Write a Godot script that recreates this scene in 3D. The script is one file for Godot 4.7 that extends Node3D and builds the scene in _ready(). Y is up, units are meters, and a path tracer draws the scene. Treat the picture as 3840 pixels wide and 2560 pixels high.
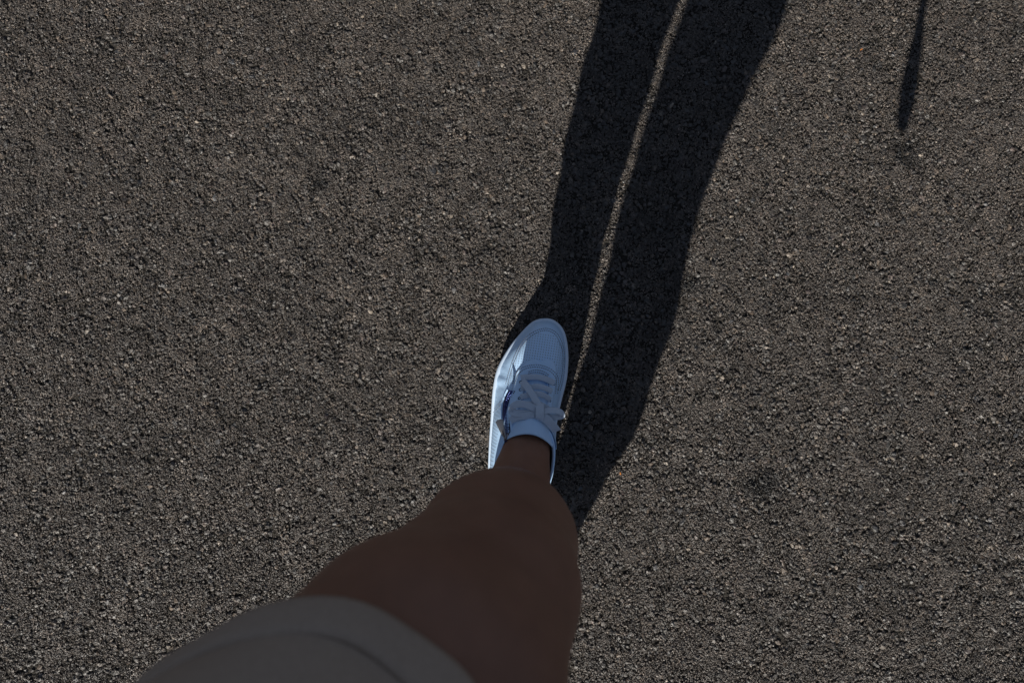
extends Node3D

const UP := Vector3.UP
const SOLE := Vector3(-0.001, 0.0, 0.176)     # heel of the forward (left) shoe
var rng := RandomNumberGenerator.new()
var names := {}
var ragged := FastNoiseLite.new()

# ------------------------------------------------------------------ small helpers
func named(n: Node, called: String, parent: Node) -> Node:
	var key := "%d/%s" % [parent.get_instance_id(), called]
	var k: int = names.get(key, 0)
	names[key] = k + 1
	n.name = called if k == 0 else "%s_%03d" % [called, k]
	parent.add_child(n, true)
	return n

func tag(n: Node, label := "", category := "", group := "", kind := "") -> Node:
	if label: n.set_meta("label", label)
	if category: n.set_meta("category", category)
	if group: n.set_meta("group", group)
	if kind: n.set_meta("kind", kind)
	return n

func put(called: String, mesh: Mesh, mat: Material, parent: Node) -> MeshInstance3D:
	var o := MeshInstance3D.new()
	o.mesh = mesh
	o.material_override = mat
	named(o, called, parent)
	return o

func mat(c: Color, rough := 0.8, spec := 0.4) -> StandardMaterial3D:
	var m := StandardMaterial3D.new()
	m.albedo_color = c.linear_to_srgb()
	m.roughness = rough
	m.metallic_specular = spec
	return m

func noise_tex(freq: float, size: int, kind := FastNoiseLite.TYPE_SIMPLEX_SMOOTH, oct := 4, sd := 1, lo := 0.0, hi := 1.0) -> NoiseTexture2D:
	var n := FastNoiseLite.new()
	n.noise_type = kind
	n.seed = sd
	n.frequency = freq
	n.fractal_octaves = oct
	var t := NoiseTexture2D.new()
	t.width = size; t.height = size
	t.seamless = true
	t.noise = n
	var g := Gradient.new()
	g.set_color(0, Color(lo, lo, lo)); g.set_color(1, Color(hi, hi, hi))
	t.color_ramp = g
	return t

func relief(m: StandardMaterial3D, tex: Texture2D, cm: float) -> void:
	m.heightmap_enabled = true
	m.heightmap_texture = tex
	m.heightmap_scale = cm

func tri(m: StandardMaterial3D, scale: float, world := true) -> void:
	m.uv1_triplanar = true
	m.uv1_world_triplanar = world
	m.uv1_scale = Vector3.ONE * scale

func cr(a: float, b: float, c: float, d: float, t: float) -> float:
	return 0.5 * (2.0 * b + (c - a) * t + (2.0 * a - 5.0 * b + 4.0 * c - d) * t * t + (3.0 * b - a - 3.0 * c + d) * t * t * t)

func spline(p: Array, n: int, closed: bool) -> PackedVector3Array:
	# Catmull-Rom through the points; n steps per span
	var out := PackedVector3Array()
	var m := p.size()
	var spans := m if closed else m - 1
	for i in spans:
		var a: Vector3 = p[(i - 1 + m) % m] if closed else p[maxi(i - 1, 0)]
		var b: Vector3 = p[i]
		var c: Vector3 = p[(i + 1) % m]
		var d: Vector3 = p[(i + 2) % m] if closed else p[mini(i + 2, m - 1)]
		for k in n:
			var t := float(k) / n
			out.append(Vector3(cr(a.x, b.x, c.x, d.x, t), cr(a.y, b.y, c.y, d.y, t), cr(a.z, b.z, c.z, d.z, t)))
	if not closed: out.append(p[m - 1])
	return out

func quad(st: SurfaceTool, a: Vector3, b: Vector3, c: Vector3, d: Vector3) -> void:
	st.add_vertex(a); st.add_vertex(b); st.add_vertex(c)
	st.add_vertex(a); st.add_vertex(c); st.add_vertex(d)

func start() -> SurfaceTool:
	var st := SurfaceTool.new()
	st.begin(Mesh.PRIMITIVE_TRIANGLES)
	st.set_smooth_group(0)
	return st

func done(st: SurfaceTool) -> ArrayMesh:
	st.index()
	st.generate_normals()
	return st.commit()

func grid(st: SurfaceTool, rows: Array, closed: bool) -> void:
	# rows of equal length; closed joins each row's end to its start
	for r in rows.size() - 1:
		var a: PackedVector3Array = rows[r]
		var b: PackedVector3Array = rows[r + 1]
		var n := a.size()
		for i in (n if closed else n - 1):
			var j := (i + 1) % n
			quad(st, a[i], a[j], b[j], b[i])

func cap(st: SurfaceTool, ring: PackedVector3Array, flip := false) -> void:
	var c := Vector3.ZERO
	for v in ring: c += v
	c /= ring.size()
	for i in ring.size():
		var j := (i + 1) % ring.size()
		st.add_vertex(c)
		st.add_vertex(ring[j] if flip else ring[i])
		st.add_vertex(ring[i] if flip else ring[j])

func ribbon(st: SurfaceTool, path: PackedVector3Array, w: float, th: float, up := UP, roll := 0.0) -> void:
	# a flat woven band with rounded edges along a path
	var rows := []
	var n := path.size()
	for i in n:
		var d := (path[mini(i + 1, n - 1)] - path[maxi(i - 1, 0)]).normalized()
		var s := d.cross(up).normalized()
		var u := s.cross(d).normalized()
		if roll != 0.0:
			var ss := s
			s = ss * cos(roll) + u * sin(roll)
			u = u * cos(roll) - ss * sin(roll)
		var row := PackedVector3Array()
		for k in 10:
			var a := TAU * k / 10.0
			var x := signf(cos(a)) * pow(absf(cos(a)), 0.55)
			var y := signf(sin(a)) * pow(absf(sin(a)), 0.8)
			row.append(path[i] + s * x * w * 0.5 + u * y * th * 0.5)
		rows.append(row)
	grid(st, rows, true)
	cap(st, rows[0]); cap(st, rows[n - 1], true)

func tube(st: SurfaceTool, path: PackedVector3Array, r0: float, r1: float, sides := 10) -> void:
	var rows := []
	var n := path.size()
	for i in n:
		var d := (path[mini(i + 1, n - 1)] - path[maxi(i - 1, 0)]).normalized()
		var s := d.cross(Vector3(0.3, 0.2, 0.93)).normalized()
		var u := s.cross(d)
		var row := PackedVector3Array()
		var r := lerpf(r0, r1, float(i) / maxi(n - 1, 1))
		for k in sides:
			var a := TAU * k / sides
			row.append(path[i] + (s * cos(a) + u * sin(a)) * r)
		rows.append(row)
	grid(st, rows, true)
	cap(st, rows[0]); cap(st, rows[n - 1], true)

func block(st: SurfaceTool, t: Transform3D, s: Vector3) -> void:
	var p := []
	for i in 8:
		p.append(t * (Vector3(1 if i & 1 else -1, 1 if i & 2 else -1, 1 if i & 4 else -1) * s * 0.5))
	for f in [[0, 1, 3, 2], [5, 4, 6, 7], [4, 0, 2, 6], [1, 5, 7, 3], [2, 3, 7, 6], [4, 5, 1, 0]]:
		quad(st, p[f[0]], p[f[1]], p[f[2]], p[f[3]])

# ------------------------------------------------------------------ bodies: tapered bones joined smoothly, meshed as surface nets
class Flesh:
	var cell := 0.008
	var lo := Vector3.ZERO
	var n := Vector3i.ZERO
	var f := PackedFloat32Array()
	var verts := PackedVector3Array()
	var norms := PackedVector3Array()
	var idx := PackedInt32Array()

	func open(a: Vector3, b: Vector3, c: float) -> void:
		cell = c
		lo = a
		n = Vector3i(((b - a) / c).ceil()) + Vector3i.ONE
		f.resize(n.x * n.y * n.z)
		f.fill(1.0)

	func bone(a: Vector3, b: Vector3, ra: float, rb: float, k: float) -> void:
		var m := maxf(ra, rb) + k + cell * 2.5
		var p0 := ((a.min(b) - Vector3.ONE * m - lo) / cell).floor()
		var p1 := ((a.max(b) + Vector3.ONE * m - lo) / cell).ceil()
		var ab := b - a
		var l2 := maxf(ab.length_squared(), 1e-9)
		var dr := rb - ra
		for z in range(maxi(0, int(p0.z)), mini(n.z, int(p1.z) + 1)):
			for y in range(maxi(0, int(p0.y)), mini(n.y, int(p1.y) + 1)):
				var at := (z * n.y + y) * n.x
				for x in range(maxi(0, int(p0.x)), mini(n.x, int(p1.x) + 1)):
					var q := lo + Vector3(x, y, z) * cell - a
					var t := clampf(q.dot(ab) / l2, 0.0, 1.0)
					var d := (q - ab * t).length() - ra - dr * t
					var o := f[at + x]
					var h := maxf(k - absf(o - d), 0.0) / k
					f[at + x] = minf(o, d) - h * h * k * 0.25

	func cut(normal: Vector3, point: Vector3) -> void:
		# removes what lies on the side the normal points to
		for z in n.z:
			for y in n.y:
				for x in n.x:
					var at := (z * n.y + y) * n.x + x
					if f[at] < 0.05:
						f[at] = maxf(f[at], (lo + Vector3(x, y, z) * cell - point).dot(normal))

	func val(p: Vector3) -> float:
		var q := (p - lo) / cell
		var i := Vector3i(q.floor()).clamp(Vector3i.ZERO, n - Vector3i(2, 2, 2))
		var t := q - Vector3(i)
		var at := (i.z * n.y + i.y) * n.x + i.x
		var sy := n.x
		var sz := n.x * n.y
		var a := lerpf(lerpf(f[at], f[at + 1], t.x), lerpf(f[at + sy], f[at + sy + 1], t.x), t.y)
		var b := lerpf(lerpf(f[at + sz], f[at + sz + 1], t.x), lerpf(f[at + sz + sy], f[at + sz + sy + 1], t.x), t.y)
		return lerpf(a, b, t.z)

	func grad(p: Vector3, e: float) -> Vector3:
		return Vector3(val(p + Vector3(e, 0, 0)) - val(p - Vector3(e, 0, 0)), val(p + Vector3(0, e, 0)) - val(p - Vector3(0, e, 0)), val(p + Vector3(0, 0, e)) - val(p - Vector3(0, 0, e)))

	func net() -> void:
		var made := {}
		var sy := n.x
		var sz := n.x * n.y
		var offs := [0, 1, sy, sy + 1, sz, sz + 1, sz + sy, sz + sy + 1]
		var pos := [Vector3(0, 0, 0), Vector3(1, 0, 0), Vector3(0, 1, 0), Vector3(1, 1, 0), Vector3(0, 0, 1), Vector3(1, 0, 1), Vector3(0, 1, 1), Vector3(1, 1, 1)]
		var edges := [[0, 1], [2, 3], [4, 5], [6, 7], [0, 2], [1, 3], [4, 6], [5, 7], [0, 4], [1, 5], [2, 6], [3, 7]]
		var near := cell * 2.0
		for z in n.z - 1:
			for y in n.y - 1:
				var row := (z * n.y + y) * n.x
				for x in n.x - 1:
					var at := row + x
					if absf(f[at]) > near: continue
					var neg := 0
					for o in 8:
						if f[at + offs[o]] < 0.0: neg += 1
					if neg == 0 or neg == 8: continue
					var s := Vector3.ZERO
					var c := 0
					for e in edges:
						var a := f[at + offs[e[0]]]
						var b := f[at + offs[e[1]]]
						if (a < 0.0) != (b < 0.0):
							s += (pos[e[0]] as Vector3).lerp(pos[e[1]], a / (a - b))
							c += 1
					var p := lo + (Vector3(x, y, z) + s / c) * cell
					var g := grad(p, cell)
					p -= g.normalized() * val(p) * 0.7
					made[at] = verts.size()
					verts.append(p)
					norms.append(grad(p, cell).normalized())
		for at in made:
			var a := f[at] < 0.0
			for ax in 3:
				var d: int = [1, sy, sz][ax]
				if (f[at + d] < 0.0) == a: continue
				var u: int = [sy, sz, 1][ax]
				var v: int = [sz, 1, sy][ax]
				var q := [made.get(at, -1), made.get(at - u, -1), made.get(at - u - v, -1), made.get(at - v, -1)]
				if -1 in q: continue
				if not a: q.reverse()
				idx.append_array([q[0], q[2], q[1], q[0], q[3], q[2]])
		f.resize(0)

	func mesh() -> ArrayMesh:
		var arr := []
		arr.resize(Mesh.ARRAY_MAX)
		arr[Mesh.ARRAY_VERTEX] = verts
		arr[Mesh.ARRAY_NORMAL] = norms
		arr[Mesh.ARRAY_INDEX] = idx
		var m := ArrayMesh.new()
		m.add_surface_from_arrays(Mesh.PRIMITIVE_TRIANGLES, arr)
		return m

	func append(o: Flesh) -> void:
		var k := verts.size()
		verts.append_array(o.verts)
		norms.append_array(o.norms)
		for i in o.idx: idx.append(i + k)

func chain(fl: Flesh, pts: Array, k: float) -> void:
	for i in pts.size() - 1:
		fl.bone(pts[i][0], pts[i + 1][0], pts[i][1] - k * 0.2, pts[i + 1][1] - k * 0.2, k)

# ------------------------------------------------------------------ main
func _ready() -> void:
	rng.seed = 4711
	# --- camera: held out in front of the chest, looking almost straight down
	var cam := Camera3D.new()
	cam.name = "Camera3D"
	add_child(cam)
	cam.position = Vector3(0, 1.12, 0)
	cam.rotation_degrees = Vector3(-86.0, 0, 0)
	var lens := CameraAttributesPhysical.new()
	lens.frustum_focal_length = 26.95
	lens.frustum_focus_distance = 1.07
	lens.exposure_aperture = 5.0
	lens.frustum_near = 0.03
	lens.frustum_far = 900.0
	cam.attributes = lens
	cam.fov = 48.0
	cam.near = 0.03
	cam.far = 900.0
	cam.current = true
	# --- sky and sun
	var sky_mat := ProceduralSkyMaterial.new()
	sky_mat.sky_top_color = Color(0.083, 0.104, 0.148).linear_to_srgb()
	sky_mat.sky_horizon_color = Color(0.10, 0.112, 0.138).linear_to_srgb()
	sky_mat.sky_curve = 0.12
	sky_mat.ground_bottom_color = Color(0.05, 0.045, 0.04).linear_to_srgb()
	sky_mat.ground_horizon_color = Color(0.10, 0.13, 0.18).linear_to_srgb()
	sky_mat.sun_angle_max = 12.0
	var sky := Sky.new()
	sky.sky_material = sky_mat
	var env := Environment.new()
	env.background_mode = Environment.BG_SKY
	env.sky = sky
	env.tonemap_mode = Environment.TONE_MAPPER_LINEAR
	env.tonemap_exposure = 1.52
	env.sdfgi_enabled = true
	env.ssao_enabled = true
	env.ssil_enabled = true
	var we := WorldEnvironment.new()
	we.name = "WorldEnvironment"
	we.environment = env
	add_child(we)
	var sun := DirectionalLight3D.new()
	sun.name = "Sun"
	add_child(sun)
	var az := deg_to_rad(15.4)
	var el := atan(1.0 / 1.8)
	sun.look_at_from_position(Vector3.ZERO, Vector3(sin(az) * cos(el), -sin(el), -cos(az) * cos(el)))
	sun.light_energy = 1.6
	sun.light_color = Color(1.0, 0.975, 0.935)
	sun.light_angular_distance = 0.53
	sun.shadow_enabled = true

	build_ground()
	build_leaves()
	build_person()
	build_strap()
	build_camera_body()

# ------------------------------------------------------------------ asphalt
func chip_mesh(sd: int) -> ArrayMesh:
	var r := RandomNumberGenerator.new()
	r.seed = sd
	var g := (1.0 + sqrt(5.0)) / 2.0
	var v := []
	for p in [Vector3(-1, g, 0), Vector3(1, g, 0), Vector3(-1, -g, 0), Vector3(1, -g, 0), Vector3(0, -1, g), Vector3(0, 1, g), Vector3(0, -1, -g), Vector3(0, 1, -g), Vector3(g, 0, -1), Vector3(g, 0, 1), Vector3(-g, 0, -1), Vector3(-g, 0, 1)]:
		var q: Vector3 = p.normalized() * r.randf_range(0.72, 1.2)
		v.append(Vector3(q.x * 1.1, minf(q.y * 0.75, 0.42 + q.x * 0.12), q.z * 0.9))
	var st := SurfaceTool.new()
	st.begin(Mesh.PRIMITIVE_TRIANGLES)
	st.set_smooth_group(-1)
	for f in [[0, 11, 5], [0, 5, 1], [0, 1, 7], [0, 7, 10], [0, 10, 11], [1, 5, 9], [5, 11, 4], [11, 10, 2], [10, 7, 6], [7, 1, 8], [3, 9, 4], [3, 4, 2], [3, 2, 6], [3, 6, 8], [3, 8, 9], [4, 9, 5], [2, 4, 11], [6, 2, 10], [8, 6, 7], [9, 8, 1]]:
		st.add_vertex(v[f[0]]); st.add_vertex(v[f[2]]); st.add_vertex(v[f[1]])
	st.generate_normals()
	return st.commit()

func grit_mesh(sd: int) -> ArrayMesh:
	# a dozen grains bound in mortar, strewn over a patch the size of a thumb
	var r := RandomNumberGenerator.new()
	r.seed = sd
	var st := SurfaceTool.new()
	st.begin(Mesh.PRIMITIVE_TRIANGLES)
	st.set_smooth_group(-1)
	for i in 24:
		var a := r.randf() * TAU
		var d := sqrt(r.randf()) * 0.0085
		var s := r.randf_range(0.0005, 0.0013)
		var one := chip_mesh(sd * 31 + i % 5)
		var arr := one.surface_get_arrays(0)
		var t := Transform3D((Basis(UP, r.randf() * TAU) * Basis(Vector3.RIGHT, r.randfn(0, 0.5))).scaled_local(Vector3.ONE * s), Vector3(cos(a) * d, -s * 0.2 + r.randf_range(-0.0006, 0.0004), sin(a) * d))
		var v: PackedVector3Array = arr[Mesh.ARRAY_VERTEX]
		var tone := exp(r.randfn(-0.1, 0.65))
		for p in v:
			st.set_color(Color(tone, tone, tone))
			st.add_vertex(t * p)
	st.generate_normals()
	return st.commit()

func grit_color(r: RandomNumberGenerator) -> Color:
	var v := exp(r.randfn(0.0, 0.32))
	return Color(0.177, 0.144, 0.117).lerp(Color(0.123, 0.106, 0.094), r.randf()) * v

func stone_color(r: RandomNumberGenerator) -> Color:
	var k := r.randf()
	var v := exp(r.randfn(0.0, 0.25))
	if k < 0.60: return Color(0.077, 0.067, 0.059) * v          # grey-brown
	if k < 0.80: return Color(0.058, 0.054, 0.049) * v          # dark basalt
	if k < 0.90: return Color(0.139, 0.107, 0.081) * v          # tan
	if k < 0.955: return Color(0.116, 0.089, 0.077) * v         # pinkish
	if k < 0.985: return Color(0.081, 0.079, 0.080) * v         # blue-grey
	return Color(0.300, 0.253, 0.203) * v                          # pale quartz

func stain(x: float, z: float) -> float:
	# a few oily spots soaked into the surface
	var s := 1.0
	for d in [Vector3(0.584, -0.362, 0.019), Vector3(0.36, 0.134, 0.022), Vector3(0.262, -0.165, 0.016), Vector3(-0.29, -0.31, 0.016)]:
		var q: float = Vector2(x - d.x, z - d.y).length() / d.z + ragged.get_noise_2d(x * 900.0, z * 900.0) * 0.5
		s *= 1.0 - 0.94 * exp(-q * q * q * q)
	return s

func build_ground() -> void:
	var patchy := FastNoiseLite.new()
	patchy.seed = 8
	patchy.frequency = 7.0
	# the bitumen bed, one sheet to the horizon
	var bed := mat(Color(0.058, 0.052, 0.045), 0.92, 0.3)
	bed.albedo_texture = noise_tex(0.09, 512, FastNoiseLite.TYPE_CELLULAR, 3, 5, 0.45, 1.0)
	relief(bed, noise_tex(0.11, 512, FastNoiseLite.TYPE_CELLULAR, 3, 6), 0.35)
	tri(bed, 4.0)
	var pl := PlaneMesh.new()
	pl.size = Vector2(600, 600)
	var ground := put("ground", pl, bed, self)
	ground.position.y = -0.0035
	tag(ground, "rough grey brown asphalt strewn with angular stone chips", "ground", "", "structure")
	var grain := noise_tex(0.05, 256, FastNoiseLite.TYPE_SIMPLEX_SMOOTH, 4, 9, 0.55, 1.0)
	var rock := mat(Color.WHITE, 0.4, 0.55)
	rock.vertex_color_use_as_albedo = true
	rock.albedo_texture = grain
	relief(rock, noise_tex(0.06, 256, FastNoiseLite.TYPE_SIMPLEX_SMOOTH, 4, 10), 0.06)
	tri(rock, 45.0)
	# aggregate: packed dark stones with tan grit between them, thinner far out
	var shapes := []
	for i in 6: shapes.append(chip_mesh(100 + i))
	var clumps := []
	for i in 4: clumps.append(grit_mesh(200 + i))
	var bufs := []
	for i in 10: bufs.append(PackedFloat32Array())
	var area := Rect2(-2.3, -1.95, 4.6, 3.8)
	var inner := Rect2(-1.05, -0.85, 2.1, 1.6)
	for i in 900000:
		var x := rng.randf_range(area.position.x, area.end.x)
		var z := rng.randf_range(area.position.y, area.end.y)
		var away := maxf(maxf(inner.position.x - x, x - inner.end.x), maxf(inner.position.y - z, z - inner.end.y))
		if away > 0.0 and rng.randf() > exp(-away * 2.2) - 0.04: continue
		var grit := i % 4 == 3
		var low := patchy.get_noise_2d(x, z)
		var y := -0.0005 + low * 0.0006
		var b := Basis(UP, rng.randf() * TAU)
		var c := Color.WHITE
		if grit:
			b = b * Basis(Vector3.RIGHT, rng.randfn(0, 0.05)) * Basis(Vector3.BACK, rng.randfn(0, 0.05))
			b = b.scaled_local(Vector3.ONE * rng.randf_range(0.85, 1.2))
			y += rng.randf_range(-0.0009, 0.0005)
			c = grit_color(rng)
		else:
			var r := rng.randf_range(0.0019, 0.0033) if rng.randf() < 0.62 else rng.randf_range(0.0031, 0.0050)
			y += -0.0012 - r * 0.42 + r * rng.randfn(0.0, 0.17)
			b = b * Basis(Vector3.RIGHT, rng.randfn(0, 0.32)) * Basis(Vector3.BACK, rng.randfn(0, 0.32))
			b = b.scaled_local(Vector3(r * rng.randf_range(0.85, 1.35), r * rng.randf_range(0.8, 1.1), r * rng.randf_range(0.75, 1.1)))
			c = stone_color(rng)
		c *= stain(x, z) * (1.0 + low * 0.3)
		var k := 6 + (i / 4) % 4 if grit else i % 6
		var buf: PackedFloat32Array = bufs[k]
		buf.append_array([b.x.x, b.y.x, b.z.x, x, b.x.y, b.y.y, b.z.y, y, b.x.z, b.y.z, b.z.z, z, c.r, c.g, c.b, 1.0])
	for i in 10:
		var mm := MultiMesh.new()
		mm.transform_format = MultiMesh.TRANSFORM_3D
		mm.use_colors = true
		mm.mesh = shapes[i] if i < 6 else clumps[i - 6]
		mm.instance_count = bufs[i].size() / 16
		mm.buffer = bufs[i]
		var o := MultiMeshInstance3D.new()
		o.multimesh = mm
		o.material_override = rock
		named(o, "aggregate" if i < 6 else "grit", ground)
		o.position.y = 0.0035
		o.set_meta("kind", "stuff")
	# the largest chips, one by one
	var tints := []
	for c in [Color(0.100, 0.087, 0.075), Color(0.062, 0.061, 0.063), Color(0.170, 0.134, 0.103), Color(0.130, 0.108, 0.098), Color(0.085, 0.092, 0.101), Color(0.075, 0.067, 0.058), Color(0.240, 0.197, 0.157), Color(0.420, 0.385, 0.353)]:
		var m := rock.duplicate() as StandardMaterial3D
		m.vertex_color_use_as_albedo = false
		m.albedo_color = c.linear_to_srgb()
		tints.append(m)
	for i in 280:
		var x := rng.randf_range(-0.74, 0.74)
		var z := rng.randf_range(-0.57, 0.38)
		var r := rng.randf_range(0.0036, 0.0062)
		var t: int = [0, 0, 1, 1, 5, 5, 3, 4, 2, 0, 1, 5][rng.randi() % 12]
		if i < 5: t = 6
		if i == 5 or i == 6:
			t = 7; r = 0.004
			x = -0.448 + 0.004 * (i - 5); z = -0.172 + 0.007 * (i - 5)
		var s := put("stone", shapes[rng.randi() % 6], tints[t], ground)
		s.position = Vector3(x, 0.0035 - 0.0042 + r * 0.28, z)
		s.basis = (Basis(UP, rng.randf() * TAU) * Basis(Vector3.RIGHT, rng.randfn(0, 0.22)) * Basis(Vector3.BACK, rng.randfn(0, 0.22))).scaled_local(Vector3(r * rng.randf_range(0.85, 1.35), r * 0.8, r * rng.randf_range(0.7, 1.0)))

func build_leaves() -> void:
	var dry := mat(Color(0.42, 0.15, 0.035), 0.7, 0.3)
	for d in [[0.525, -0.518, 0.5, "tiny orange leaf crumb on the asphalt left of the thin strap shadow"], [0.157, 0.113, 1.9, "tiny orange leaf crumb on the asphalt beside the leg shadow near the knee"]]:
		var st := start()
		var ring := []
		for k in [[1.0, 0.0004], [0.9, 0.0008], [0.4, 0.0013]]:
			var row := PackedVector3Array()
			for j in 9:
				var a: float = TAU * j / 9.0
				var rr: float = k[0] * (0.0014 + 0.0004 * sin(a * 3.0 + d[2]))
				row.append(Vector3(cos(a) * rr * 1.5, k[1] + 0.0008 * cos(a * 2.0), sin(a) * rr * 0.8))
			ring.append(row)
		grid(st, ring, true)
		cap(st, ring[2])
		var o := put("leaf_crumb", done(st), dry, self)
		o.position = Vector3(d[0], 0.0012, d[1])
		o.rotation.y = d[2]
		tag(o, d[3], "leaf crumb", "leaf crumbs on the asphalt")

# ------------------------------------------------------------------ the walker
func build_person() -> void:
	var base := Vector3(0.0, 0.0, 0.27)
	var person := Node3D.new()
	named(person, "person", self)
	person.position = base
	tag(person, "person in grey shorts and white zip sneakers standing on sunlit asphalt", "person")
	# body
	var fl := Flesh.new()
	fl.open(Vector3(-0.46, -0.005, -0.08), Vector3(0.46, 1.50, 0.60), 0.008)
	# forward (left) leg
	chain(fl, [[Vector3(0.004, 0.055, 0.146), 0.030], [Vector3(0.007, 0.098, 0.124), 0.037], [Vector3(0.004, 0.145, 0.130), 0.036], [Vector3(0.000, 0.185, 0.134), 0.038], [Vector3(-0.010, 0.245, 0.142), 0.044], [Vector3(-0.016, 0.305, 0.150), 0.050], [Vector3(-0.015, 0.36, 0.148), 0.054], [Vector3(-0.006, 0.425, 0.130), 0.055]], 0.012)
	chain(fl, [[Vector3(0.011, 0.105, 0.116), 0.037], [Vector3(0.024, 0.057, 0.054), 0.029], [Vector3(0.030, 0.042, -0.030), 0.020]], 0.025)
	chain(fl, [[Vector3(-0.012, 0.43, 0.128), 0.054], [Vector3(-0.021, 0.478, 0.122), 0.057], [Vector3(-0.032, 0.545, 0.146), 0.068], [Vector3(-0.064, 0.62, 0.168), 0.080], [Vector3(-0.099, 0.672, 0.198), 0.081], [Vector3(-0.136, 0.73, 0.230), 0.068], [Vector3(-0.160, 0.86, 0.34), 0.070]], 0.02)
	chain(fl, [[Vector3(0.000, 0.43, 0.132), 0.050], [Vector3(0.001, 0.47, 0.124), 0.053], [Vector3(-0.008, 0.545, 0.142), 0.058], [Vector3(-0.025, 0.61, 0.175), 0.066]], 0.02)
	fl.bone(Vector3(-0.002, 0.455, 0.098), Vector3(-0.002, 0.478, 0.099), 0.027, 0.026, 0.03)
	fl.bone(Vector3(0.008, 0.135, 0.120), Vector3(0.018, 0.082, 0.078), 0.030, 0.028, 0.02)
	# rear (right) leg
	chain(fl, [[Vector3(-0.028, 0.055, 0.470), 0.028], [Vector3(-0.018, 0.10, 0.450), 0.033], [Vector3(-0.013, 0.14, 0.453), 0.034], [Vector3(-0.001, 0.20, 0.458), 0.040], [Vector3(0.016, 0.262, 0.462), 0.053], [Vector3(0.023, 0.34, 0.460), 0.058], [Vector3(0.022, 0.40, 0.44), 0.057], [Vector3(0.032, 0.46, 0.425), 0.060], [Vector3(0.046, 0.52, 0.415), 0.066], [Vector3(0.068, 0.58, 0.40), 0.074], [Vector3(0.02, 0.84, 0.40), 0.10]], 0.012)
	chain(fl, [[Vector3(-0.018, 0.105, 0.443), 0.035], [Vector3(-0.017, 0.057, 0.380), 0.029], [Vector3(0.004, 0.042, 0.290), 0.020]], 0.025)
	# trunk
	chain(fl, [[Vector3(-0.140, 0.88, 0.37), 0.115], [Vector3(0.000, 0.88, 0.39), 0.115]], 0.05)
	chain(fl, [[Vector3(-0.070, 0.92, 0.38), 0.12], [Vector3(-0.070, 1.06, 0.39), 0.115], [Vector3(-0.070, 1.22, 0.38), 0.12]], 0.06)
	chain(fl, [[Vector3(-0.130, 1.05, 0.39), 0.09], [Vector3(-0.160, 1.22, 0.38), 0.10]], 0.06)
	chain(fl, [[Vector3(-0.010, 1.05, 0.39), 0.09], [Vector3(0.020, 1.22, 0.39), 0.10]], 0.06)
	chain(fl, [[Vector3(-0.200, 1.33, 0.38), 0.062], [Vector3(-0.070, 1.36, 0.385), 0.07], [Vector3(0.070, 1.33, 0.40), 0.062]], 0.05)
	fl.bone(Vector3(-0.070, 1.36, 0.385), Vector3(-0.070, 1.49, 0.36), 0.058, 0.052, 0.03)
	# arms: the left holds the camera out, the right hangs with a strap
	chain(fl, [[Vector3(-0.230, 1.33, 0.38), 0.054], [Vector3(-0.285, 1.12, 0.32), 0.042], [Vector3(-0.240, 1.12, 0.22), 0.042], [Vector3(-0.095, 1.145, 0.105), 0.027]], 0.025)
	chain(fl, [[Vector3(0.100, 1.33, 0.40), 0.054], [Vector3(0.205, 1.10, 0.42), 0.042], [Vector3(0.230, 1.05, 0.41), 0.042], [Vector3(0.330, 0.875, 0.39), 0.027]], 0.025)
	fl.net()
	fl.append(build_hand(Vector3(-0.095, 1.145, 0.105), Vector3(0.62, 0.05, -0.78).normalized(), Vector3(0.75, 0.25, 0.61).normalized()))
	fl.append(build_hand(Vector3(0.330, 0.875, 0.39), Vector3(0.18, -0.93, -0.32).normalized(), Vector3(-0.97, -0.2, 0.05).normalized()))
	fl.append(build_head(Vector3(-0.070, 1.585, 0.335)))
	var skin := mat(Color(0.27, 0.135, 0.085), 0.52, 0.45)
	skin.subsurf_scatter_enabled = true
	skin.subsurf_scatter_strength = 0.12
	skin.albedo_texture = noise_tex(0.02, 256, FastNoiseLite.TYPE_SIMPLEX_SMOOTH, 5, 21, 0.90, 1.0)
	relief(skin, noise_tex(0.12, 256, FastNoiseLite.TYPE_CELLULAR, 2, 22), 0.03)
	tri(skin, 8.0)
	var body := put("body", fl.mesh(), skin, person)
	body.position = -base
	build_clothes(person, base)
	build_shoe(person, SOLE - base, deg_to_rad(-9.3), false)
	build_shoe(person, Vector3(-0.026, 0, 0.505) - base, deg_to_rad(-7.0), true)

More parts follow.
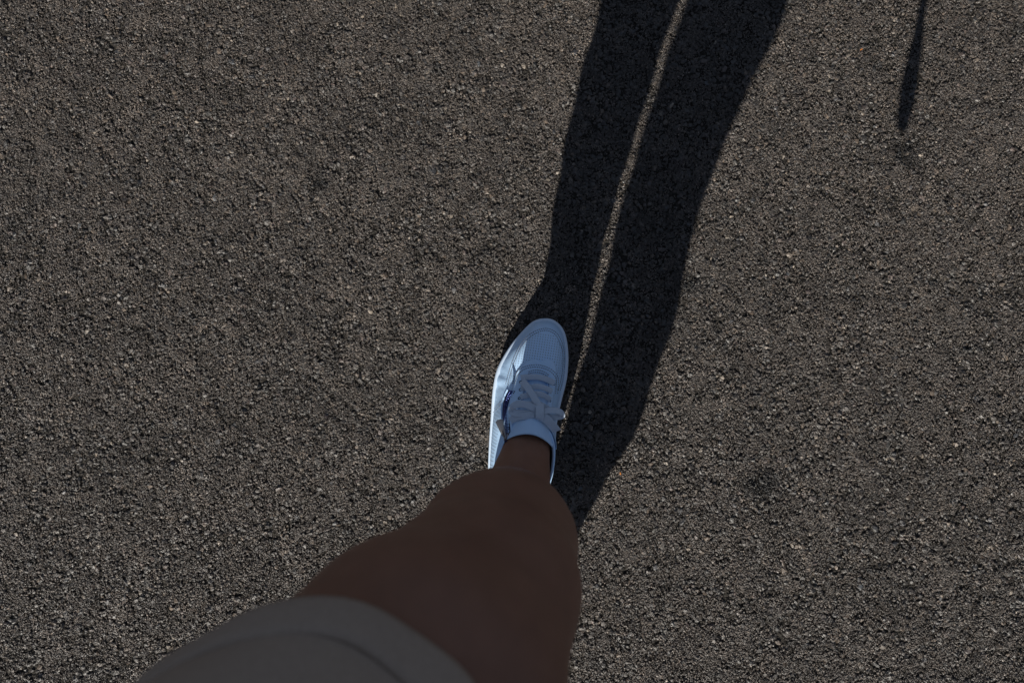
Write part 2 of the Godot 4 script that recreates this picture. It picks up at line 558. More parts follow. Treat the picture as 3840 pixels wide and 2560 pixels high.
func build_hand(wrist: Vector3, along: Vector3, palm_side: Vector3) -> Flesh:
	# wrist, direction of the metacarpals, and the way the palm faces
	var h := Flesh.new()
	h.open(wrist - Vector3.ONE * 0.16, wrist + Vector3.ONE * 0.16, 0.0032)
	var p := (palm_side - along * along.dot(palm_side)).normalized()
	var s := along.cross(p).normalized()     # across the knuckles
	h.bone(wrist - along * 0.02, wrist + along * 0.012, 0.0265, 0.024, 0.01)
	for i in 4:
		var w := (i - 1.5) * 0.0185
		h.bone(wrist + along * 0.015 + s * w * 0.6, wrist + along * (0.078 - absf(i - 1.2) * 0.004) + s * w, 0.0135, 0.0105, 0.012)
	var long := [0.038, 0.044, 0.040, 0.031]
	for i in 4:
		var w := (i - 1.5) * 0.0195
		var a := wrist + along * (0.080 - absf(i - 1.2) * 0.004) + s * w
		var d := (along * 0.75 + p * 0.66).normalized()
		var l: float = long[i]
		var b := a + d * l
		var d2 := (along * -0.35 + p * 0.94).normalized()
		var c := b + d2 * l * 0.68
		var e := c + (along * -0.92 - p * 0.1 + p * 0.3).normalized() * l * 0.52
		h.bone(a, b, 0.0098, 0.0088, 0.004)
		h.bone(b, c, 0.0088, 0.0080, 0.004)
		h.bone(c, e, 0.0080, 0.0066, 0.004)
	var t0 := wrist + along * 0.022 - s * 0.020 + p * 0.006
	var t1 := t0 + (along * 0.6 - s * 0.55 + p * 0.5).normalized() * 0.040
	var t2 := t1 + (along * 0.75 + s * 0.05 + p * 0.65).normalized() * 0.032
	var t3 := t2 + (along * 0.5 + s * 0.55 + p * 0.6).normalized() * 0.025
	h.bone(t0, t1, 0.014, 0.011, 0.010)
	h.bone(t1, t2, 0.0105, 0.0095, 0.004)
	h.bone(t2, t3, 0.0095, 0.0075, 0.004)
	h.net()
	return h

func build_head(c: Vector3) -> Flesh:
	# bowed towards the feet
	var h := Flesh.new()
	h.open(c - Vector3.ONE * 0.2, c + Vector3.ONE * 0.2, 0.005)
	var b := Basis(Vector3.RIGHT, -0.45)     # local: -z is the face, y up
	var q := func(x: float, y: float, z: float) -> Vector3: return c + b * Vector3(x, y, z)
	h.bone(q.call(0, 0.035, 0.015), q.call(0, 0.03, -0.02), 0.082, 0.074, 0.03)
	h.bone(q.call(0, -0.01, -0.035), q.call(0, -0.075, -0.05), 0.055, 0.034, 0.03)
	h.bone(q.call(-0.04, -0.045, -0.02), q.call(-0.018, -0.085, -0.055), 0.024, 0.018, 0.02)
	h.bone(q.call(0.04, -0.045, -0.02), q.call(0.018, -0.085, -0.055), 0.024, 0.018, 0.02)
	h.bone(q.call(0, -0.06, 0.02), q.call(0, -0.15, 0.06), 0.050, 0.054, 0.03)
	h.bone(q.call(0, 0.01, -0.092), q.call(0, -0.028, -0.108), 0.008, 0.011, 0.010)
	for s in [-1, 1]:
		h.bone(q.call(s * 0.017, 0.022, -0.084), q.call(s * 0.045, 0.02, -0.074), 0.010, 0.009, 0.012)
		h.bone(q.call(s * 0.031, 0.002, -0.078), q.call(s * 0.033, 0.002, -0.078), 0.0115, 0.0115, 0.006)
		h.bone(q.call(s * 0.008, -0.030, -0.098), q.call(s * 0.011, -0.031, -0.095), 0.007, 0.006, 0.006)
		h.bone(q.call(s * 0.078, 0.015, 0.012), q.call(s * 0.081, -0.022, 0.004), 0.012, 0.009, 0.006)
	h.bone(q.call(-0.018, -0.055, -0.088), q.call(0.018, -0.055, -0.088), 0.006, 0.006, 0.005)
	h.bone(q.call(-0.015, -0.064, -0.086), q.call(0.015, -0.064, -0.086), 0.006, 0.006, 0.005)
	h.net()
	return h

func build_clothes(person: Node3D, base: Vector3) -> void:
	var weave := noise_tex(0.25, 256, FastNoiseLite.TYPE_VALUE, 2, 31, 0.88, 1.0)
	# shorts: two loose legs with a turned-up cuff, joined by the seat
	var grey := mat(Color(0.44, 0.355, 0.28), 0.92, 0.2)
	grey.albedo_texture = weave
	relief(grey, noise_tex(0.2, 256, FastNoiseLite.TYPE_VALUE, 2, 33), 0.015)
	tri(grey, 14.0)
	var st := start()
	shorts_leg(st, [Vector3(-0.112, 0.704, 0.2255), Vector3(-0.138, 0.77, 0.258), Vector3(-0.156, 0.85, 0.315), Vector3(-0.13, 0.93, 0.37)], [0.1065, 0.118, 0.134, 0.137], 3)
	shorts_leg(st, [Vector3(0.055, 0.66, 0.415), Vector3(0.046, 0.74, 0.41), Vector3(0.02, 0.83, 0.40), Vector3(-0.01, 0.92, 0.385)], [0.110, 0.117, 0.128, 0.135], 7)
	var seat := Flesh.new()
	seat.open(Vector3(-0.36, 0.76, 0.16), Vector3(0.26, 1.03, 0.60), 0.011)
	chain(seat, [[Vector3(-0.140, 0.88, 0.37), 0.132], [Vector3(0.000, 0.88, 0.39), 0.132]], 0.05)
	chain(seat, [[Vector3(-0.130, 0.97, 0.385), 0.12], [Vector3(-0.010, 0.97, 0.39), 0.12]], 0.05)
	seat.cut(UP, Vector3(0, 1.005, 0))
	seat.net()
	for i in seat.idx: st.add_vertex(seat.verts[i])
	var shorts := put("shorts", done(st), grey, person)
	shorts.position = -base
	shorts.set_meta("label", "grey shorts with a turned up cuff")
	# cuff bands are sewn pieces of their own
	var cs := start()
	cuff(cs, Vector3(-0.112, 0.704, 0.2255), 0.1130, Vector3(-0.03, 1.0, 0.16), 3)
	put("cuff", done(cs), grey, shorts)
	cs = start()
	cuff(cs, Vector3(0.055, 0.66, 0.415), 0.1145, Vector3(0.0, 1.0, 0.0), 7)
	put("cuff", done(cs), grey, shorts)
	# shirt
	var tee := Flesh.new()
	tee.open(Vector3(-0.42, 0.86, 0.18), Vector3(0.34, 1.46, 0.60), 0.011)
	chain(tee, [[Vector3(-0.140, 0.90, 0.375), 0.142], [Vector3(0.000, 0.90, 0.39), 0.142]], 0.05)
	chain(tee, [[Vector3(-0.150, 1.05, 0.39), 0.118], [Vector3(-0.170, 1.22, 0.38), 0.114]], 0.06)
	chain(tee, [[Vector3(0.010, 1.05, 0.39), 0.118], [Vector3(0.030, 1.22, 0.39), 0.114]], 0.06)
	chain(tee, [[Vector3(-0.070, 1.05, 0.39), 0.13], [Vector3(-0.070, 1.24, 0.38), 0.134]], 0.06)
	chain(tee, [[Vector3(-0.200, 1.33, 0.38), 0.074], [Vector3(-0.070, 1.345, 0.385), 0.08], [Vector3(0.070, 1.33, 0.40), 0.074]], 0.05)
	chain(tee, [[Vector3(-0.220, 1.33, 0.38), 0.070], [Vector3(-0.272, 1.20, 0.345), 0.064]], 0.03)
	chain(tee, [[Vector3(0.090, 1.33, 0.40), 0.070], [Vector3(0.165, 1.20, 0.415), 0.064]], 0.03)
	tee.cut(Vector3.DOWN, Vector3(0, 0.905, 0))
	tee.net()
	var cloth := mat(Color(0.05, 0.05, 0.055), 0.9, 0.2)
	cloth.albedo_texture = weave
	tri(cloth, 14.0)
	var shirt := put("shirt", tee.mesh(), cloth, person)
	shirt.position = -base
	# hair
	var hr := Flesh.new()
	var c := Vector3(-0.07, 1.585, 0.335)
	hr.open(c - Vector3.ONE * 0.22, c + Vector3.ONE * 0.22, 0.007)
	var b := Basis(Vector3.RIGHT, -0.45)
	hr.bone(c + b * Vector3(0, 0.055, 0.022), c + b * Vector3(0, 0.06, -0.005), 0.084, 0.074, 0.03)
	hr.bone(c + b * Vector3(0, 0.02, 0.045), c + b * Vector3(0, -0.06, 0.055), 0.075, 0.05, 0.03)
	hr.bone(c + b * Vector3(0, 0.02, 0.12), c + b * Vector3(0, -0.08, 0.15), 0.03, 0.012, 0.015)
	hr.net()
	var dark := mat(Color(0.03, 0.02, 0.015), 0.5, 0.5)
	relief(dark, noise_tex(0.3, 256, FastNoiseLite.TYPE_SIMPLEX_SMOOTH, 2, 41), 0.1)
	dark.uv1_triplanar = true
	dark.uv1_world_triplanar = true
	dark.uv1_scale = Vector3(12, 2, 12)
	var hair := put("hair", hr.mesh(), dark, person)
	hair.position = -base

func fold(a: float, h: float, sd: int) -> float:
	return sin(a * 3.0 + sd + h * 30.0) * 0.0030 + sin(a * 7.0 + sd * 2.0 - h * 45.0) * 0.0014

func shorts_leg(st: SurfaceTool, mid: Array, rad: Array, sd: int) -> void:
	var c := spline(mid, 8, false)
	var rows := []
	var n := 72
	var m := c.size()
	for i in m:
		var t := float(i) / (m - 1) * (rad.size() - 1)
		var k := mini(int(t), rad.size() - 2)
		var r := lerpf(rad[k], rad[k + 1], t - k)
		var row := PackedVector3Array()
		for j in n:
			var a := TAU * j / n
			var rr := r + fold(a, c[i].y, sd)
			row.append(c[i] + Vector3(cos(a), 0, sin(a)) * rr)
		rows.append(row)
	grid(st, rows, true)
	# inside face
	var inner := []
	for row in [rows[0], rows[4], rows[9]]:
		var r2 := PackedVector3Array()
		var cc := Vector3.ZERO
		for v in row: cc += v
		cc /= n
		for v in row: r2.append(cc + (v - cc) * 0.965)
		inner.append(r2)
	grid(st, [rows[0], inner[0], inner[1], inner[2]], true)

func cuff(st: SurfaceTool, c: Vector3, r: float, axis: Vector3, sd: int) -> void:
	# a folded-back band, rounded at the hem, with a lip at its upper edge
	var prof := [Vector2(-0.0050, 0.0), Vector2(-0.0035, -0.0032), Vector2(0.0, -0.0042), Vector2(0.0035, -0.003), Vector2(0.0050, 0.001), Vector2(0.0056, 0.008), Vector2(0.0060, 0.015), Vector2(0.0056, 0.0182), Vector2(0.0040, 0.0198), Vector2(0.0015, 0.0190), Vector2(-0.003, 0.0160), Vector2(-0.008, 0.013)]
	var rows := []
	var lean := Vector3(-0.27, 0, 0.60)     # the leg leans back as it rises
	if axis.z == 0.0: lean = Vector3(-0.05, 0, -0.06)
	for p in prof:
		var row := PackedVector3Array()
		for j in 72:
			var a := TAU * j / 72.0
			var y: float = p.y
			var rr: float = r - 0.002 + p.x + fold(a, c.y + y, sd) + sin(a * 11.0 + sd) * 0.0006
			row.append(c + lean * y + Vector3(cos(a) * rr, y, sin(a) * rr))
		rows.append(row)
	grid(st, rows, true)

# ------------------------------------------------------------------ sneakers
# millimetres, heel at the origin: across (+ to the big-toe side), along to the toe; then the throat with its height
const RIM := [[2, 289.5, 4, 205, 66], [17, 288, 9, 205, 66], [32, 275, 14, 204.5, 66], [42, 247, 18, 202, 66], [46, 212, 20, 194, 68], [43.5, 178, 20, 175, 76], [42, 150, 23, 148, 89], [44, 120, 38, 122, 91], [45.5, 90, 44, 92, 82], [42.5, 55, 41, 60, 82], [33, 25, 24, 36, 89], [18, 5, 12, 26, 93],
	[0, 0, 0, 24, 95], [-18, 5, -12, 26, 93], [-33, 25, -23, 36, 89], [-42, 55, -30, 60, 83], [-47, 90, -32, 90, 83], [-50, 118, -26, 112, 88], [-52.5, 145, -20, 135, 91], [-55.5, 178, -13, 168, 79], [-54, 208, -12, 194, 68], [-44, 237, -9, 202, 66], [-32, 259, -5, 204.5, 66], [-15, 282, 0, 205, 66]]
const STEPS := 6
const ACROSS := 22
var outer := PackedVector3Array()
var throat := PackedVector3Array()
var high := PackedFloat32Array()      # the upper's height on a 1 mm grid
const HW := 140
const HL := 310

func mm(v: float, h: float, u: float) -> Vector3:
	return Vector3(v, h, -u) * 0.001

func upper_at(i: float, t: float) -> Vector3:
	var n := outer.size()
	var k := int(floorf(i)) % n
	var w := i - floorf(i)
	var o := outer[k].lerp(outer[(k + 1) % n], w)
	var q := throat[k].lerp(throat[(k + 1) % n], w)
	var c := Vector3(-0.002, 0, -0.14)
	var inw := o.lerp(Vector3(o.x * 0.94, o.y, o.z + (c.z - o.z) * 0.014), 1.0)
	var p0 := Vector3(inw.x, 0.024, inw.z)
	var toe := clampf((-o.z - 0.215) / 0.07, 0.0, 1.0)
	var fore := smoothstep(0.120, 0.185, -o.z)
	var p1 := o.lerp(q, lerpf(lerpf(0.07, 0.34, fore), 0.11, toe))
	p1.y = lerpf(q.y * lerpf(0.80, 0.74, fore), 0.074, toe)
	var p := p0 * (1 - t) * (1 - t) + p1 * 2.0 * t * (1 - t) + q * t * t
	# flex creases on the outer side behind the toe
	var v := p.x * 1000.0
	var u := -p.z * 1000.0
	if v < -26.0:
		var side := clampf((-26.0 - v) / 12.0, 0, 1) * (1.0 - t * 0.5)
		p.y -= side * (0.0026 * exp(-pow((u - 199 + (v + 45) * 0.55) / 3.2, 2)) + 0.0022 * exp(-pow((u - 184 - (v + 45) * 0.35) / 3.0, 2)) - 0.0018 * exp(-pow((u - 191.5) / 3.5, 2)))
	return p

func prepare_shoe() -> void:
	var a := []
	var b := []
	for r in RIM:
		a.append(mm(r[0], 24, r[1]))
		b.append(mm(r[2], r[4], r[3]))
	outer = spline(a, STEPS, true)
	throat = spline(b, STEPS, true)
	high.resize(HW * HL)
	high.fill(0.0)
	for i in outer.size() * 3:
		for j in 90:
			var p := upper_at(i / 3.0, j / 89.0)
			var x := int(round(p.x * 1000.0)) + HW / 2
			var z := int(round(-p.z * 1000.0)) + 8
			if x >= 0 and x < HW and z >= 0 and z < HL:
				high[z * HW + x] = maxf(high[z * HW + x], p.y)
	for pass_ in 3:
		for z in range(1, HL - 1):
			for x in range(1, HW - 1):
				if high[z * HW + x] == 0.0:
					var s := 0.0
					var c := 0
					for o in [1, -1, HW, -HW]:
						if high[z * HW + x + o] > 0.0:
							s += high[z * HW + x + o]; c += 1
					if c >= 2: high[z * HW + x] = s / c

func drape(v: float, u: float, lift: float) -> Vector3:
	var x := clampf(v + HW / 2, 0, HW - 2)
	var z := clampf(u + 8, 0, HL - 2)
	var xi := int(x)
	var zi := int(z)
	var a := lerpf(high[zi * HW + xi], high[zi * HW + xi + 1], x - xi)
	var b := lerpf(high[(zi + 1) * HW + xi], high[(zi + 1) * HW + xi + 1], x - xi)
	return Vector3(v * 0.001, lerpf(a, b, z - zi) + lift * 0.001, -u * 0.001)

func drape_up(v: float, u: float) -> Vector3:
	var a := drape(v + 1.5, u, 0) - drape(v - 1.5, u, 0)
	var b := drape(v, u + 1.5, 0) - drape(v, u - 1.5, 0)
	var n := a.cross(b).normalized()
	return n if n.y > 0 else -n

func stitches(st: SurfaceTool, pts: Array, lift := 0.25, dash := 1.9, gap := 3.0, wide := 0.7) -> void:
	var p3 := []
	for p in pts: p3.append(Vector3(p[0], p[1], 0))
	var path := spline(p3, 24, false)
	var run := 0.0
	var next := 0.0
	for i in path.size() - 1:
		var l := path[i].distance_to(path[i + 1])
		while next <= run + l:
			var q := path[i].lerp(path[i + 1], (next - run) / l)
			var d2 := (path[i + 1] - path[i]).normalized()
			var up := drape_up(q.x, q.y)
			var d := (drape(q.x + d2.x, q.y + d2.y, 0) - drape(q.x - d2.x, q.y - d2.y, 0)).normalized()
			var s := d.cross(up).normalized()
			block(st, Transform3D(Basis(s, up, -d), drape(q.x, q.y, 0) + up * lift * 0.001), Vector3(wide, 0.5, dash) * 0.001)
			next += gap
		run += l

func lace(parent: Node, pts: Array, w: float, m: Material, roll := 0.0) -> void:
	var p := []
	for q in pts: p.append(mm(q[0], q[2], q[1]))
	var st := start()
	ribbon(st, spline(p, 8, false), w * 0.001, 0.0010, UP, roll)
	put("lace", done(st), m, parent)

func build_shoe(person: Node3D, at: Vector3, turn: float, mirrored: bool) -> void:
	if outer.is_empty(): prepare_shoe()
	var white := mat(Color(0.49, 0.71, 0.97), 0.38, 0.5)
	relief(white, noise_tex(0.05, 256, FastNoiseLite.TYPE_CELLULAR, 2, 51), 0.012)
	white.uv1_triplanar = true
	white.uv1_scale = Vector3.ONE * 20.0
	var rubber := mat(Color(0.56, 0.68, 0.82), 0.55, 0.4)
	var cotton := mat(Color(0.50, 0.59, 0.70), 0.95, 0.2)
	relief(cotton, noise_tex(0.35, 128, FastNoiseLite.TYPE_VALUE, 1, 52), 0.03)
	cotton.uv1_triplanar = true
	cotton.uv1_scale = Vector3.ONE * 90.0
	var dark := mat(Color(0.05, 0.045, 0.045), 0.9, 0.2)
	var lining := mat(Color(0.10, 0.08, 0.10), 0.95, 0.2)
	var thread := mat(Color(0.16, 0.15, 0.15), 0.9, 0.2)
	var n := outer.size()
	# upper
	var rows := []
	for j in ACROSS + 1:
		var row := PackedVector3Array()
		for i in n: row.append(upper_at(i, float(j) / ACROSS))
		rows.append(row)
	var st := start()
	grid(st, rows, true)
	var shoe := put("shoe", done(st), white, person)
	shoe.position = at
	shoe.basis = Basis(UP, turn)
	if mirrored: shoe.basis = shoe.basis.scaled_local(Vector3(-1, 1, 1))
	shoe.set_meta("label", "white leather sneaker in the shade of the rear leg" if mirrored else "white perforated leather sneaker with laces and a side zip")
	# padded rim and dark lining
	st = start()
	var rim := [[], [], [], []]
	for k in 4:
		var row := PackedVector3Array()
		for i in n:
			var q := throat[i]
			var c := Vector3(0.004, q.y, clampf(q.z, -0.16, -0.06))
			var d := (c - q).normalized()
			row.append(q + d * [0.0, 0.0012, 0.0032, 0.0042][k] + UP * [0.0, 0.0016, 0.0010, -0.003][k])
		rim[k] = row
	grid(st, rim, true)
	put("collar", done(st), white, shoe)
	st = start()
	var deep := PackedVector3Array()
	var deeper := PackedVector3Array()
	for i in n:
		var q: Vector3 = rim[3][i]
		deep.append(Vector3(q.x * 1.02, maxf(q.y - 0.035, 0.034), q.z))
		deeper.append(Vector3(q.x * 0.8, 0.030, q.z))
	grid(st, [rim[3], deep, deeper], true)
	put("lining", done(st), lining, shoe)
	# sole: rounded sidewall with a toe spring
	st = start()
	var sr := []
	for k in 7:
		var row := PackedVector3Array()
		for i in n:
			var o := outer[i]
			var t := clampf((-o.z - 0.20) / 0.09, 0, 1)
			var spring := 0.009 * t * t
			var out: float = [-0.022, -0.004, -0.0008, 0.0006, 0.0004, -0.0016, -0.006][k]
			var h: float = [0.001, 0.0, 0.003, 0.012, 0.0215, 0.0255, 0.0262][k]
			var d := Vector3(o.x + 0.002, 0, (o.z + clampf(-o.z, 0.045, 0.245))).normalized()
			var p := o + d * out
			p.y = h + spring * (1.0 - h / 0.05)
			row.append(p)
		sr.append(row)
	grid(st, sr, true)
	cap(st, sr[0])
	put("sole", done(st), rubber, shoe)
	# facing: the raised panel that carries the eyelets
	st = start()
	var fr := []
	for j in 9:
		var row := PackedVector3Array()
		for i in range(-44, 45):
			var ii := fposmod(float(i), n)
			var side := clampf(absf(i) / 22.0, 0, 1)
			var t0 := lerpf(0.86, 0.70, side)
			if absf(i) > 30: t0 = lerpf(0.70, 0.84, (absf(i) - 30) / 14.0)
			var t := lerpf(t0, 1.0, maxf(j - 1, 0) / 7.0)
			var p := upper_at(ii, t)
			var e := 0.06
			var up := (upper_at(fposmod(ii + 0.5, n), t) - upper_at(fposmod(ii - 0.5, n), t)).cross(upper_at(ii, minf(t + e, 1)) - upper_at(ii, t - e)).normalized()
			if up.y < 0: up = -up
			row.append(p + up * (0.0 if j == 0 else 0.0016))
		fr.append(row)
	grid(st, fr, false)
	put("facing", done(st), white, shoe)
	# tongue
	st = start()
	var tr := []
	for j in 17:
		var u := lerpf(206, 130, j / 16.0)
		var row := PackedVector3Array()
		for i in 17:
			var x := (i - 8) / 8.0
			var half := lerpf(20, 31, pow(j / 16.0, 1.5))
			var hh := lerpf(59, 112, pow(j / 16.0, 0.95)) - x * x * lerpf(5, 20, j / 16.0)
			var uu := u - x * x * 13.0 * pow(j / 16.0, 2)
			row.append(mm(lerpf(4, 6, j / 16.0) + x * half, hh, uu))
		tr.append(row)
	for back in [[2.2, 0.8], [3.2, -1.2], [2.0, -4.0], [-6, -5]]:
		var row := PackedVector3Array()
		for q in tr[16]: row.append(q + mm(0, back[1], -back[0]))
		tr.append(row)
	grid(st, tr, false)
	put("tongue", done(st), white, shoe)
	if not mirrored:
		# perforations of the toe panel and the outer quarter
		st = start()
		for r in 22:
			for c in 24:
				var v := -40.0 + c * 3.5
				var u := 190.0 + r * 3.5
				var top := 268.0 - pow((v - 2.0) / 37.0, 2) * 26.0
				var lo_ := 224.0 - pow(absf(v - 3.0) / 30.0, 2) * 14.0
				if v < -24: lo_ = 188.0
				var left := -36.0 + clampf((u - 215) / 45.0, 0, 1) * 20.0
				if u > top or u < lo_ or v < left or v > 37.0 - clampf((u - 240) / 28.0, 0, 1) * 14.0: continue
				var up := drape_up(v, u)
				var s := up.cross(Vector3.FORWARD).normalized()
				var f := s.cross(up)
				var p := drape(v, u, 0) + up * 0.00018
				for k in 6:
					st.add_vertex(p)
					for kk in [k, k + 1]:
						var a: float = TAU * kk / 6.0
						st.add_vertex(p + (s * cos(a) + f * sin(a)) * 0.0006)
		for r in 26:
			for c in 11:
				var i := 110.0 - r * 1.05
				var t := 0.16 + c * 0.055
				var p := upper_at(i, t)
				var u := -p.z * 1000.0
				var v := p.x * 1000.0
				if u > 146.0 + (v + 50.0) * 1.3 - 4.0 or u < 22.0 or t > 0.80 - clampf((u - 90) / 60, 0, 1) * 0.25: continue
				var a1 := (upper_at(i + 0.4, t) - upper_at(i - 0.4, t)).normalized()
				var a2 := (upper_at(i, t + 0.03) - upper_at(i, t - 0.03)).normalized()
				var up := a1.cross(a2).normalized()
				if up.x > 0: up = -up
				for k in 6:
					st.add_vertex(p + up * 0.0002)
					for kk in [k, k + 1]:
						var a: float = TAU * kk / 6.0
						st.add_vertex(p + up * 0.0002 + (a1 * cos(a) + a2 * sin(a)) * 0.0007)
		var holes := put("perforation", done(st), thread, shoe)
		holes.set_meta("kind", "stuff")
		# stitched seams
		st = start()
		for d in [0.0, 3.0]:
			stitches(st, [[-38.5 + d, 188], [-37 + d, 205], [-33.5 + d, 225], [-27 + d * 0.8, 245 - d * 0.5], [-16 + d * 0.6, 262 - d], [2, 272.5 - d], [17 - d * 0.4, 271 - d], [28 - d, 260 - d * 0.6], [36 - d, 243], [40 - d, 215], [38 - d, 190]])
			stitches(st, [[-28 + d, 190], [-26 + d, 203 - d * 0.4], [-19 + d * 0.5, 213 - d], [-8, 218.5 - d], [3, 220.5 - d], [15, 219 - d], [25 - d * 0.5, 214 - d], [31 - d, 206 - d * 0.4], [33 - d, 186]], 1.9)
			stitches(st, [[-51 + d * 0.6, 149 - d], [-44 + d * 0.6, 158 - d], [-36 + d * 0.6, 170 - d]])
			stitches(st, [[-9, 209.5 - d], [-3, 212.5 - d], [4, 213.5 - d], [11, 212.5 - d], [17, 209.5 - d]], 1.9)
		var seams := put("stitching", done(st), thread, shoe)
		seams.set_meta("kind", "stuff")
		# eyelets
		for e in [[27.3, 198.4, 1], [25.6, 187, 1], [25, 175, 1], [25, 162, 1], [-18.7, 193.4, -1], [-17.4, 183, -1], [-17, 171.3, -1], [-20, 159, -1]]:
			st = start()
			var up := drape_up(e[0], e[1])
			var p := drape(e[0], e[1], 2.0)
			var s := up.cross(Vector3.FORWARD).normalized()
			var f := s.cross(up)
			var ring := []
			for k in [[0.0023, 0.0], [0.0021, 0.0004], [0.0014, 0.0003], [0.0012, -0.0006]]:
				var row := PackedVector3Array()
				for j in 12: row.append(p + (s * cos(TAU * j / 12) + f * sin(TAU * j / 12)) * k[0] + up * k[1])
				ring.append(row)
			grid(st, ring, true)
			cap(st, ring[3])
			put("eyelet", done(st), dark, shoe)
	# laces: rows across the tongue, one diagonal, the knot, two loops, two ends
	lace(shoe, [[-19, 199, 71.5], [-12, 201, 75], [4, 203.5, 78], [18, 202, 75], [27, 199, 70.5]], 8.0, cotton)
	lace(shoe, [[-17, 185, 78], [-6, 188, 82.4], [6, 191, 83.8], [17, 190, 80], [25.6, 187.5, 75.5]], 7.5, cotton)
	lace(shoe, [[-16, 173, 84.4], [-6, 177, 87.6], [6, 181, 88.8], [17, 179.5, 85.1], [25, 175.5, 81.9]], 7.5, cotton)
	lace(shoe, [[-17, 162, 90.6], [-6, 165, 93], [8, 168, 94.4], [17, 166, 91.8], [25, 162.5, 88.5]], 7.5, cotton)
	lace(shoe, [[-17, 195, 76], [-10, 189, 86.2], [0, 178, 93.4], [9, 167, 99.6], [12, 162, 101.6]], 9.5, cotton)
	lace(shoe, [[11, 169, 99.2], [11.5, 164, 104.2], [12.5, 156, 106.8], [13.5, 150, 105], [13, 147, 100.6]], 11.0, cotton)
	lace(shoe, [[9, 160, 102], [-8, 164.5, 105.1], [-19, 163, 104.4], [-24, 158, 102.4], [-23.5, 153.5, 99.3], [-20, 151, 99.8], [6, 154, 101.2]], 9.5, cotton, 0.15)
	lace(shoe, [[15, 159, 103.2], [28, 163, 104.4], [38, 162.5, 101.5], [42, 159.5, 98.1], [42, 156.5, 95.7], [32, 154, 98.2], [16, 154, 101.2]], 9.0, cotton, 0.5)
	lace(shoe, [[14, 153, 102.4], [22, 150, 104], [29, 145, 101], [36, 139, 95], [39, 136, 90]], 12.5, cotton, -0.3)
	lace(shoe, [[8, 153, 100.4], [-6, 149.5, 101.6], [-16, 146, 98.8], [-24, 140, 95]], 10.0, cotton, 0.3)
	if mirrored: return
	# side zip: dark tape, teeth, slider and chrome puller
	var zp := []
	for p in [[-28.5, 180], [-31.5, 171], [-33, 160], [-31.5, 145], [-27.5, 130], [-25.5, 116], [-25, 110]]: zp.append(Vector3(p[0], p[1], 0))
	var zc := spline(zp, 8, false)
	st = start()
	var left := PackedVector3Array()
	var zrows := [[], [], [], []]
	for k in 4:
		var row := PackedVector3Array()
		for q in zc: row.append(drape(q.x + [-4.6, -1.5, 1.5, 4.6][k], q.y, [0.9, 1.6, 1.8, 2.2][k]))
		zrows[k] = row
	grid(st, zrows, false)
	var tape := put("zip_tape", done(st), mat(Color(0.012, 0.015, 0.05), 0.85, 0.3), shoe)
	st = start()
	for i in range(1, zc.size() - 4):
		for s in 2:
			var q := zc[i].lerp(zc[i + 1], 0.5 * s)
			block(st, Transform3D(Basis(Vector3.FORWARD, 0.5), drape(q.x + (1.2 if s else -1.2), q.y, 2.4)), Vector3(3.2, 1.2, 1.0) * 0.001)
	var teeth := put("zip_teeth", done(st), zip_metal(Color(0.09, 0.12, 0.34)), tape_parent(shoe))
	teeth.set_meta("kind", "stuff")
	for side in [-1.0, 1.0]:
		st = start()
		var wp := PackedVector3Array()
		for q in zc: wp.append(drape(q.x + side * 6.0, q.y, 0.6 + side * 0.4))
		ribbon(st, wp, 0.003, 0.0018, Vector3(-0.4, 0.9, 0))
		put("zip_welt", done(st), white, shoe)
	var chrome := zip_metal(Color(0.30, 0.29, 0.285))
	st = start()
	var sp := drape(-25.5, 118, 2.6)
	block(st, Transform3D(Basis(UP, 0.2), sp), Vector3(0.0075, 0.003, 0.0095))
	put("zip_slider", done(st), chrome, shoe)
	st = start()
	var pp := [sp + Vector3(-0.002, 0.002, 0.001), sp + Vector3(-0.006, 0.0035, -0.006), sp + Vector3(-0.0105, 0.003, -0.014), sp + Vector3(-0.0135, 0.001, -0.021)]
	var pc := spline(pp, 8, false)
	var prow := []
	for i in pc.size():
		var t := float(i) / (pc.size() - 1)
		var w := 0.0020 + 0.0022 * sin(t * PI * 0.75) + 0.0012 * smoothstep(0.55, 0.85, t)
		if t > 0.93: w *= 0.6
		var row := PackedVector3Array()
		var d := (pc[mini(i + 1, pc.size() - 1)] - pc[maxi(i - 1, 0)]).normalized()
		var s := d.cross(UP).normalized()
		var u := s.cross(d)
		for k in 10:
			var a := TAU * k / 10
			row.append(pc[i] + s * cos(a) * w + u * sin(a) * 0.0011)
		prow.append(row)
	grid(st, prow, true)
	cap(st, prow[0]); cap(st, prow[prow.size() - 1], true)
	put("zip_puller", done(st), chrome, shoe)

func tape_parent(shoe: Node) -> Node:
	return shoe

func zip_metal(c: Color) -> StandardMaterial3D:
	var m := mat(c, 0.22, 0.5)
	m.metallic = 0.9
	return m

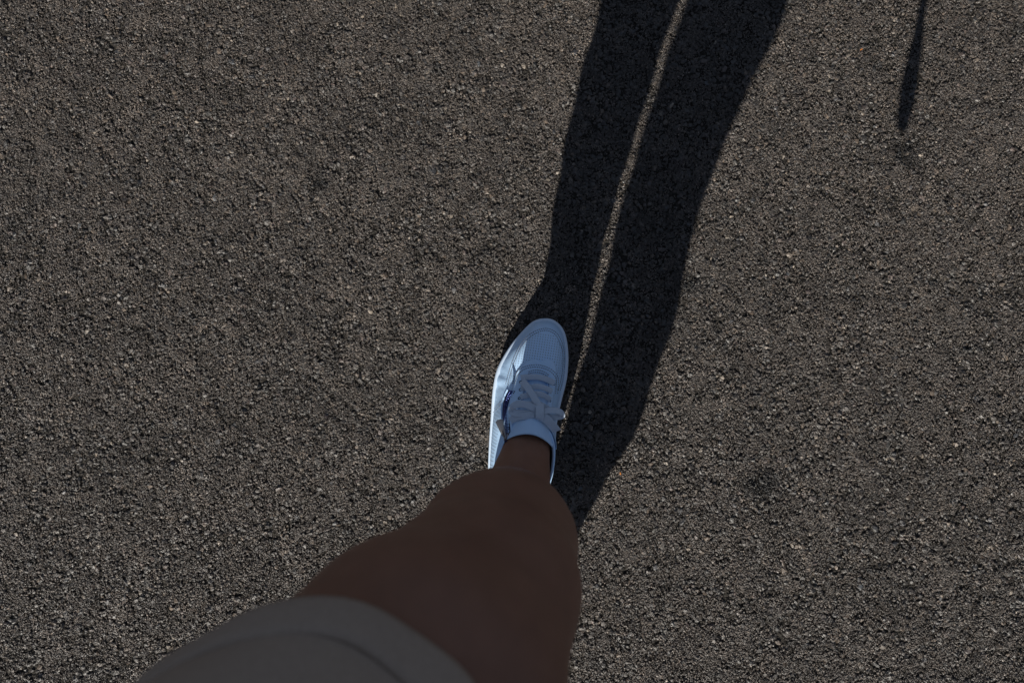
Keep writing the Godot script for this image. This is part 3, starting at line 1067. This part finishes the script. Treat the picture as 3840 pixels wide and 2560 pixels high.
# ------------------------------------------------------------------ what the walker holds
func build_strap() -> void:
	var black := mat(Color(0.03, 0.03, 0.032), 0.85, 0.3)
	relief(black, noise_tex(0.4, 128, FastNoiseLite.TYPE_VALUE, 1, 61), 0.03)
	tri(black, 60.0)
	var base := Vector3(0.375, 0.42, 0.311)
	var o := Node3D.new()
	named(o, "hanging_strap", self)
	o.position = base
	tag(o, "dark strap hanging from the hand, its thin shadow at the upper right of the asphalt", "strap")
	var st := start()
	var pts := [Vector3(0.345, 0.84, 0.37), Vector3(0.352, 0.76, 0.37), Vector3(0.363, 0.605, 0.341), Vector3(0.369, 0.535, 0.328), Vector3(0.375, 0.495, 0.323)]
	var p := []
	for q in pts: p.append(q - base)
	tube(st, spline(p, 8, false), 0.0045, 0.0070, 12)
	put("webbing", done(st), black, o)
	st = start()
	var prof := [[0.47, 0.0078], [0.45, 0.0100], [0.43, 0.0120], [0.412, 0.0138], [0.395, 0.0125], [0.38, 0.0100], [0.371, 0.0080], [0.368, 0.0040]]
	var rows := []
	for k in prof:
		var t: float = (0.47 - k[0]) / 0.088
		var c := Vector3(lerpf(0.374, 0.387, t), k[0] + 0.035, lerpf(0.323, 0.311, t)) - base
		var row := PackedVector3Array()
		for j in 16: row.append(c + Vector3(cos(TAU * j / 16.0), 0, sin(TAU * j / 16.0) * 0.8) * k[1])
		rows.append(row)
	grid(st, rows, true)
	cap(st, rows[0]); cap(st, rows[7], true)
	put("padded_end", done(st), black, o)

func build_camera_body() -> void:
	# the hand-held camera, behind the point it looks from
	var o := Node3D.new()
	named(o, "camera", self)
	o.position = Vector3(0, 1.150, 0.002)
	o.rotation_degrees = Vector3(-86.0, 0, 0)
	tag(o, "black hand held camera above the shoe, lens pointing at the ground", "camera")
	var black := mat(Color(0.02, 0.02, 0.022), 0.6, 0.4)
	var st := start()
	block(st, Transform3D(Basis(), Vector3(0, 0, 0.028)), Vector3(0.118, 0.066, 0.034))
	st.set_smooth_group(-1)
	var b := put("camera_body", done(st), black, o)
	st = start()
	var rows := []
	for k in [[0.030, 0.011], [0.030, -0.008], [0.028, -0.014], [0.024, -0.0145], [0.022, -0.008]]:
		var row := PackedVector3Array()
		for j in 32: row.append(Vector3(cos(TAU * j / 32.0) * k[0], sin(TAU * j / 32.0) * k[0], k[1]))
		rows.append(row)
	grid(st, rows, true)
	cap(st, rows[4])
	put("lens_barrel", done(st), black, o)
	st = start()
	tube(st, PackedVector3Array([Vector3(0.04, 0.033, 0.03), Vector3(0.04, 0.037, 0.03)]), 0.006, 0.0055, 14)
	put("shutter_button", done(st), zip_metal(Color(0.5, 0.5, 0.5)), o)
